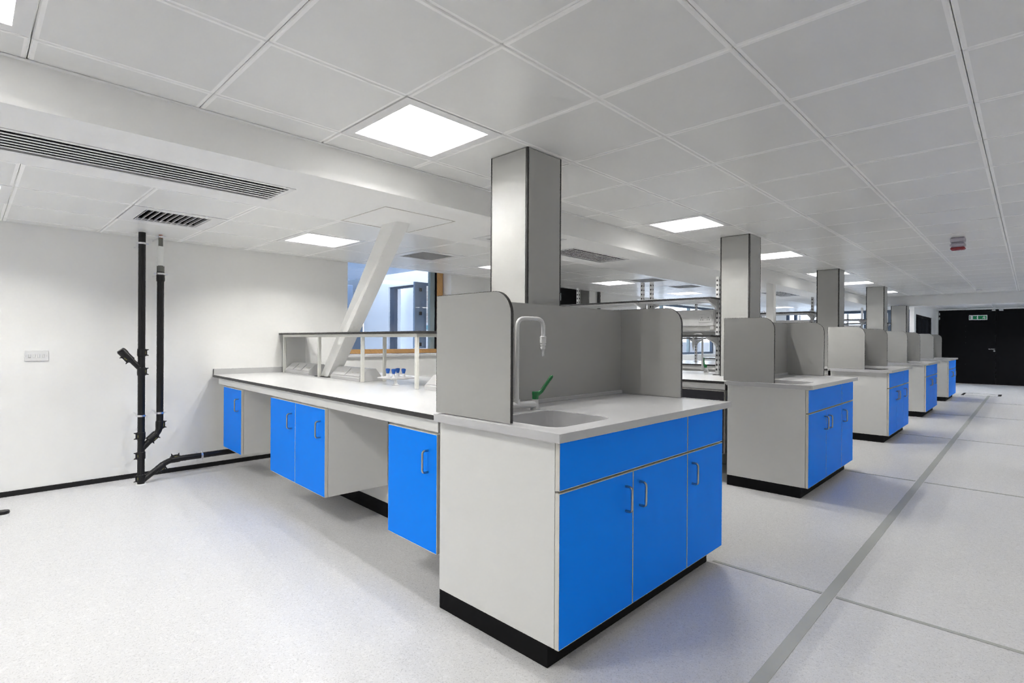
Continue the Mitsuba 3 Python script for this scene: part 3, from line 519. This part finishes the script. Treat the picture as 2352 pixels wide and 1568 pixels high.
part(t, 'cap', cat(cyl((p1x-0.118, PY-0.02, 1.12), (p1x-0.145, PY-0.02, 1.15), 0.034, 20), cyl((p1x-0.145, PY-0.02, 1.15), (p1x-0.15, PY-0.02, 1.156), 0.029, 20)), 'black', 40)
part(t, 'floor_ring', lathe([(0, 0), (pr_+0.012, 0), (pr_+0.010, 0.006), (0, 0.006)], (p1x, PY-0.02, 0)), 'rubber', label='white ring at the floor')
for z in (2.07, 0.59): clamp_ring(t, (p1x, PY-0.02, z), (0, 0, 1), pr_)
t = thing('vent_pipe', 'black pipe with a white and grey upper section joining the waste pipe beside it', 'pipe')
part(t, 'pipe', cyl((p2x, PY, 0.50), (p2x, PY, 1.78), pr_, 24), 'black', 40)
part(t, 'elbow', tube(bend([(p2x, PY, 0.52), (p2x, PY, 0.445), (p1x+0.01, PY-0.02, 0.31)], 0.05), 0.0255, 20), 'black', 40)
collar(t, (p2x, PY, 0.46), (p2x, PY, 0.53), pr_, (1, 0, 0)); collar(t, (p2x-0.025, PY-0.003, 0.423), (p2x-0.085, PY-0.012, 0.368), 0.026, (0.68, 0, -0.73))
part(t, 'socket', tube([(p2x, PY, 1.755), (p2x, PY, 1.76), (p2x, PY, 1.835), (p2x, PY, 1.84)], [0.028, 0.032, 0.032, 0.028], 20), 'black', 40)
part(t, 'reducer', tube([(p2x, PY, 1.84), (p2x, PY, 1.89), (p2x, PY, 1.892), (p2x, PY, 1.905)], [0.029, 0.029, 0.019, 0.019], 20), 'greypipe', 40, label='grey reducer')
zz = np.linspace(1.895, 2.065, 35); part(t, 'flexible_sleeve', tube([(p2x, PY, z) for z in zz], [0.0225+0.0015*(k % 2)+(0.002 if 27 < k < 31 else 0) for k in range(35)], 20), 'rubber', 40, label='white ribbed sleeve')
part(t, 'upper_pipe', cyl((p2x, PY, 2.06), (p2x, PY, 2.135), 0.0175, 16), 'greypipe', 40); part(t, 'copper_end', cyl((p2x, PY, 2.13), (p2x, PY, LH), 0.014, 16), 'copper', 40)
clamp_ring(t, (p2x, PY, 2.147), (0, 0, 1), 0.02); clamp_ring(t, (p2x, PY, 1.822), (0, 0, 1), 0.033); clamp_ring(t, (p2x, PY, 0.60), (0, 0, 1), pr_)
t = thing('drain_pipe', 'black drain pipe running low along the white wall to the blue hanging cabinet', 'pipe')
part(t, 'pipe', cyl((1.31, PY-0.01, 0.175), (2.3, PY-0.01, 0.185), 0.0255, 24), 'black', 40)
part(t, 'elbow', tube(bend([(1.36, PY-0.01, 0.175), (1.265, PY-0.01, 0.172), (p1x+0.01, PY-0.02, 0.03)], 0.06), 0.024, 20), 'black', 40)
collar(t, (1.285, PY-0.01, 0.175), (1.36, PY-0.01, 0.176), 0.0255, (0, 0, 1)); collar(t, (1.235, PY-0.01, 0.145), (1.185, PY-0.012, 0.105), 0.0245, (0.62, 0, -0.78))
clamp_ring(t, (1.535, PY-0.01, 0.177), (1, 0, 0.01), 0.0255)
# switch plate, door stop, ceiling devices
t = thing('switch_plate', 'white four-gang switch plate on the wall at the left edge', 'light switch')
part(t, 'plate', bx(0.335, 0.483, WY-0.012, WY, 1.064, 1.150, 0.004), 'white')
for k in range(4): part(t, 'rocker', bx(0.358+k*0.028, 0.374+k*0.028, WY-0.017, WY-0.011, 1.092, 1.122, 0.003), 'white')
for x in (0.345, 0.472): part(t, 'screw', cyl((x, WY-0.013, 1.107), (x, WY-0.011, 1.107), 0.003, 8), 'abs')
t = thing('door_stop', 'small floor door stop at the left edge of the floor', 'door stop')
part(t, 'base', lathe([(0, 0), (0.034, 0), (0.034, 0.022), (0, 0.022)], (0.19, 5.15, 0)), 'rubber', 40); part(t, 'bumper', lathe([(0, 0.022), (0.037, 0.022), (0.04, 0.032), (0.036, 0.042), (0, 0.046)], (0.19, 5.15, 0)), 'black', 40, label='black rubber bumper')
t = thing('fire_beacon', 'grey ceiling sounder with a red band hanging over the aisle', 'fire alarm')
bx_, by_ = 7.08, 0.54
R = trimesh.transformations.rotation_matrix(0, (0, 0, 1))
part(t, 'base', bx(bx_-0.05, bx_+0.05, by_-0.06, by_+0.06, CH-0.055, CH, 0.012), 'smoke'); part(t, 'body', bx(bx_-0.055, bx_+0.055, by_-0.062, by_+0.062, CH-0.10, CH-0.057, 0.014), 'smoke')
part(t, 'red_band', bx(bx_-0.052, bx_+0.052, by_-0.060, by_+0.060, CH-0.125, CH-0.10, 0.014), 'red', label='dark red lens')
t = thing('sprinkler_head', 'tiny fitting on the ceiling beside the grey sounder', 'sprinkler'); part(t, 'rose', lathe([(0, 0), (0.03, 0), (0.026, -0.008), (0, -0.008)], (7.35, 0.50, CH)), 'white', 40); part(t, 'tip', lathe([(0, 0), (0.008, 0), (0.012, -0.02), (0, -0.02)], (7.35, 0.50, CH-0.008)), 'chrome', 40)
t = thing('smoke_detector', 'small round white detector on the far ceiling before the beam', 'smoke detector'); part(t, 'body', lathe([(0, 0), (0.05, 0), (0.05, -0.02), (0.03, -0.04), (0, -0.04)], (14.2, 0.75, CH)), 'white', 40); part(t, 'lens', lathe([(0, 0), (0.012, 0), (0.008, -0.008), (0, -0.009)], (14.2, 0.75, CH-0.04)), 'abs', 40)
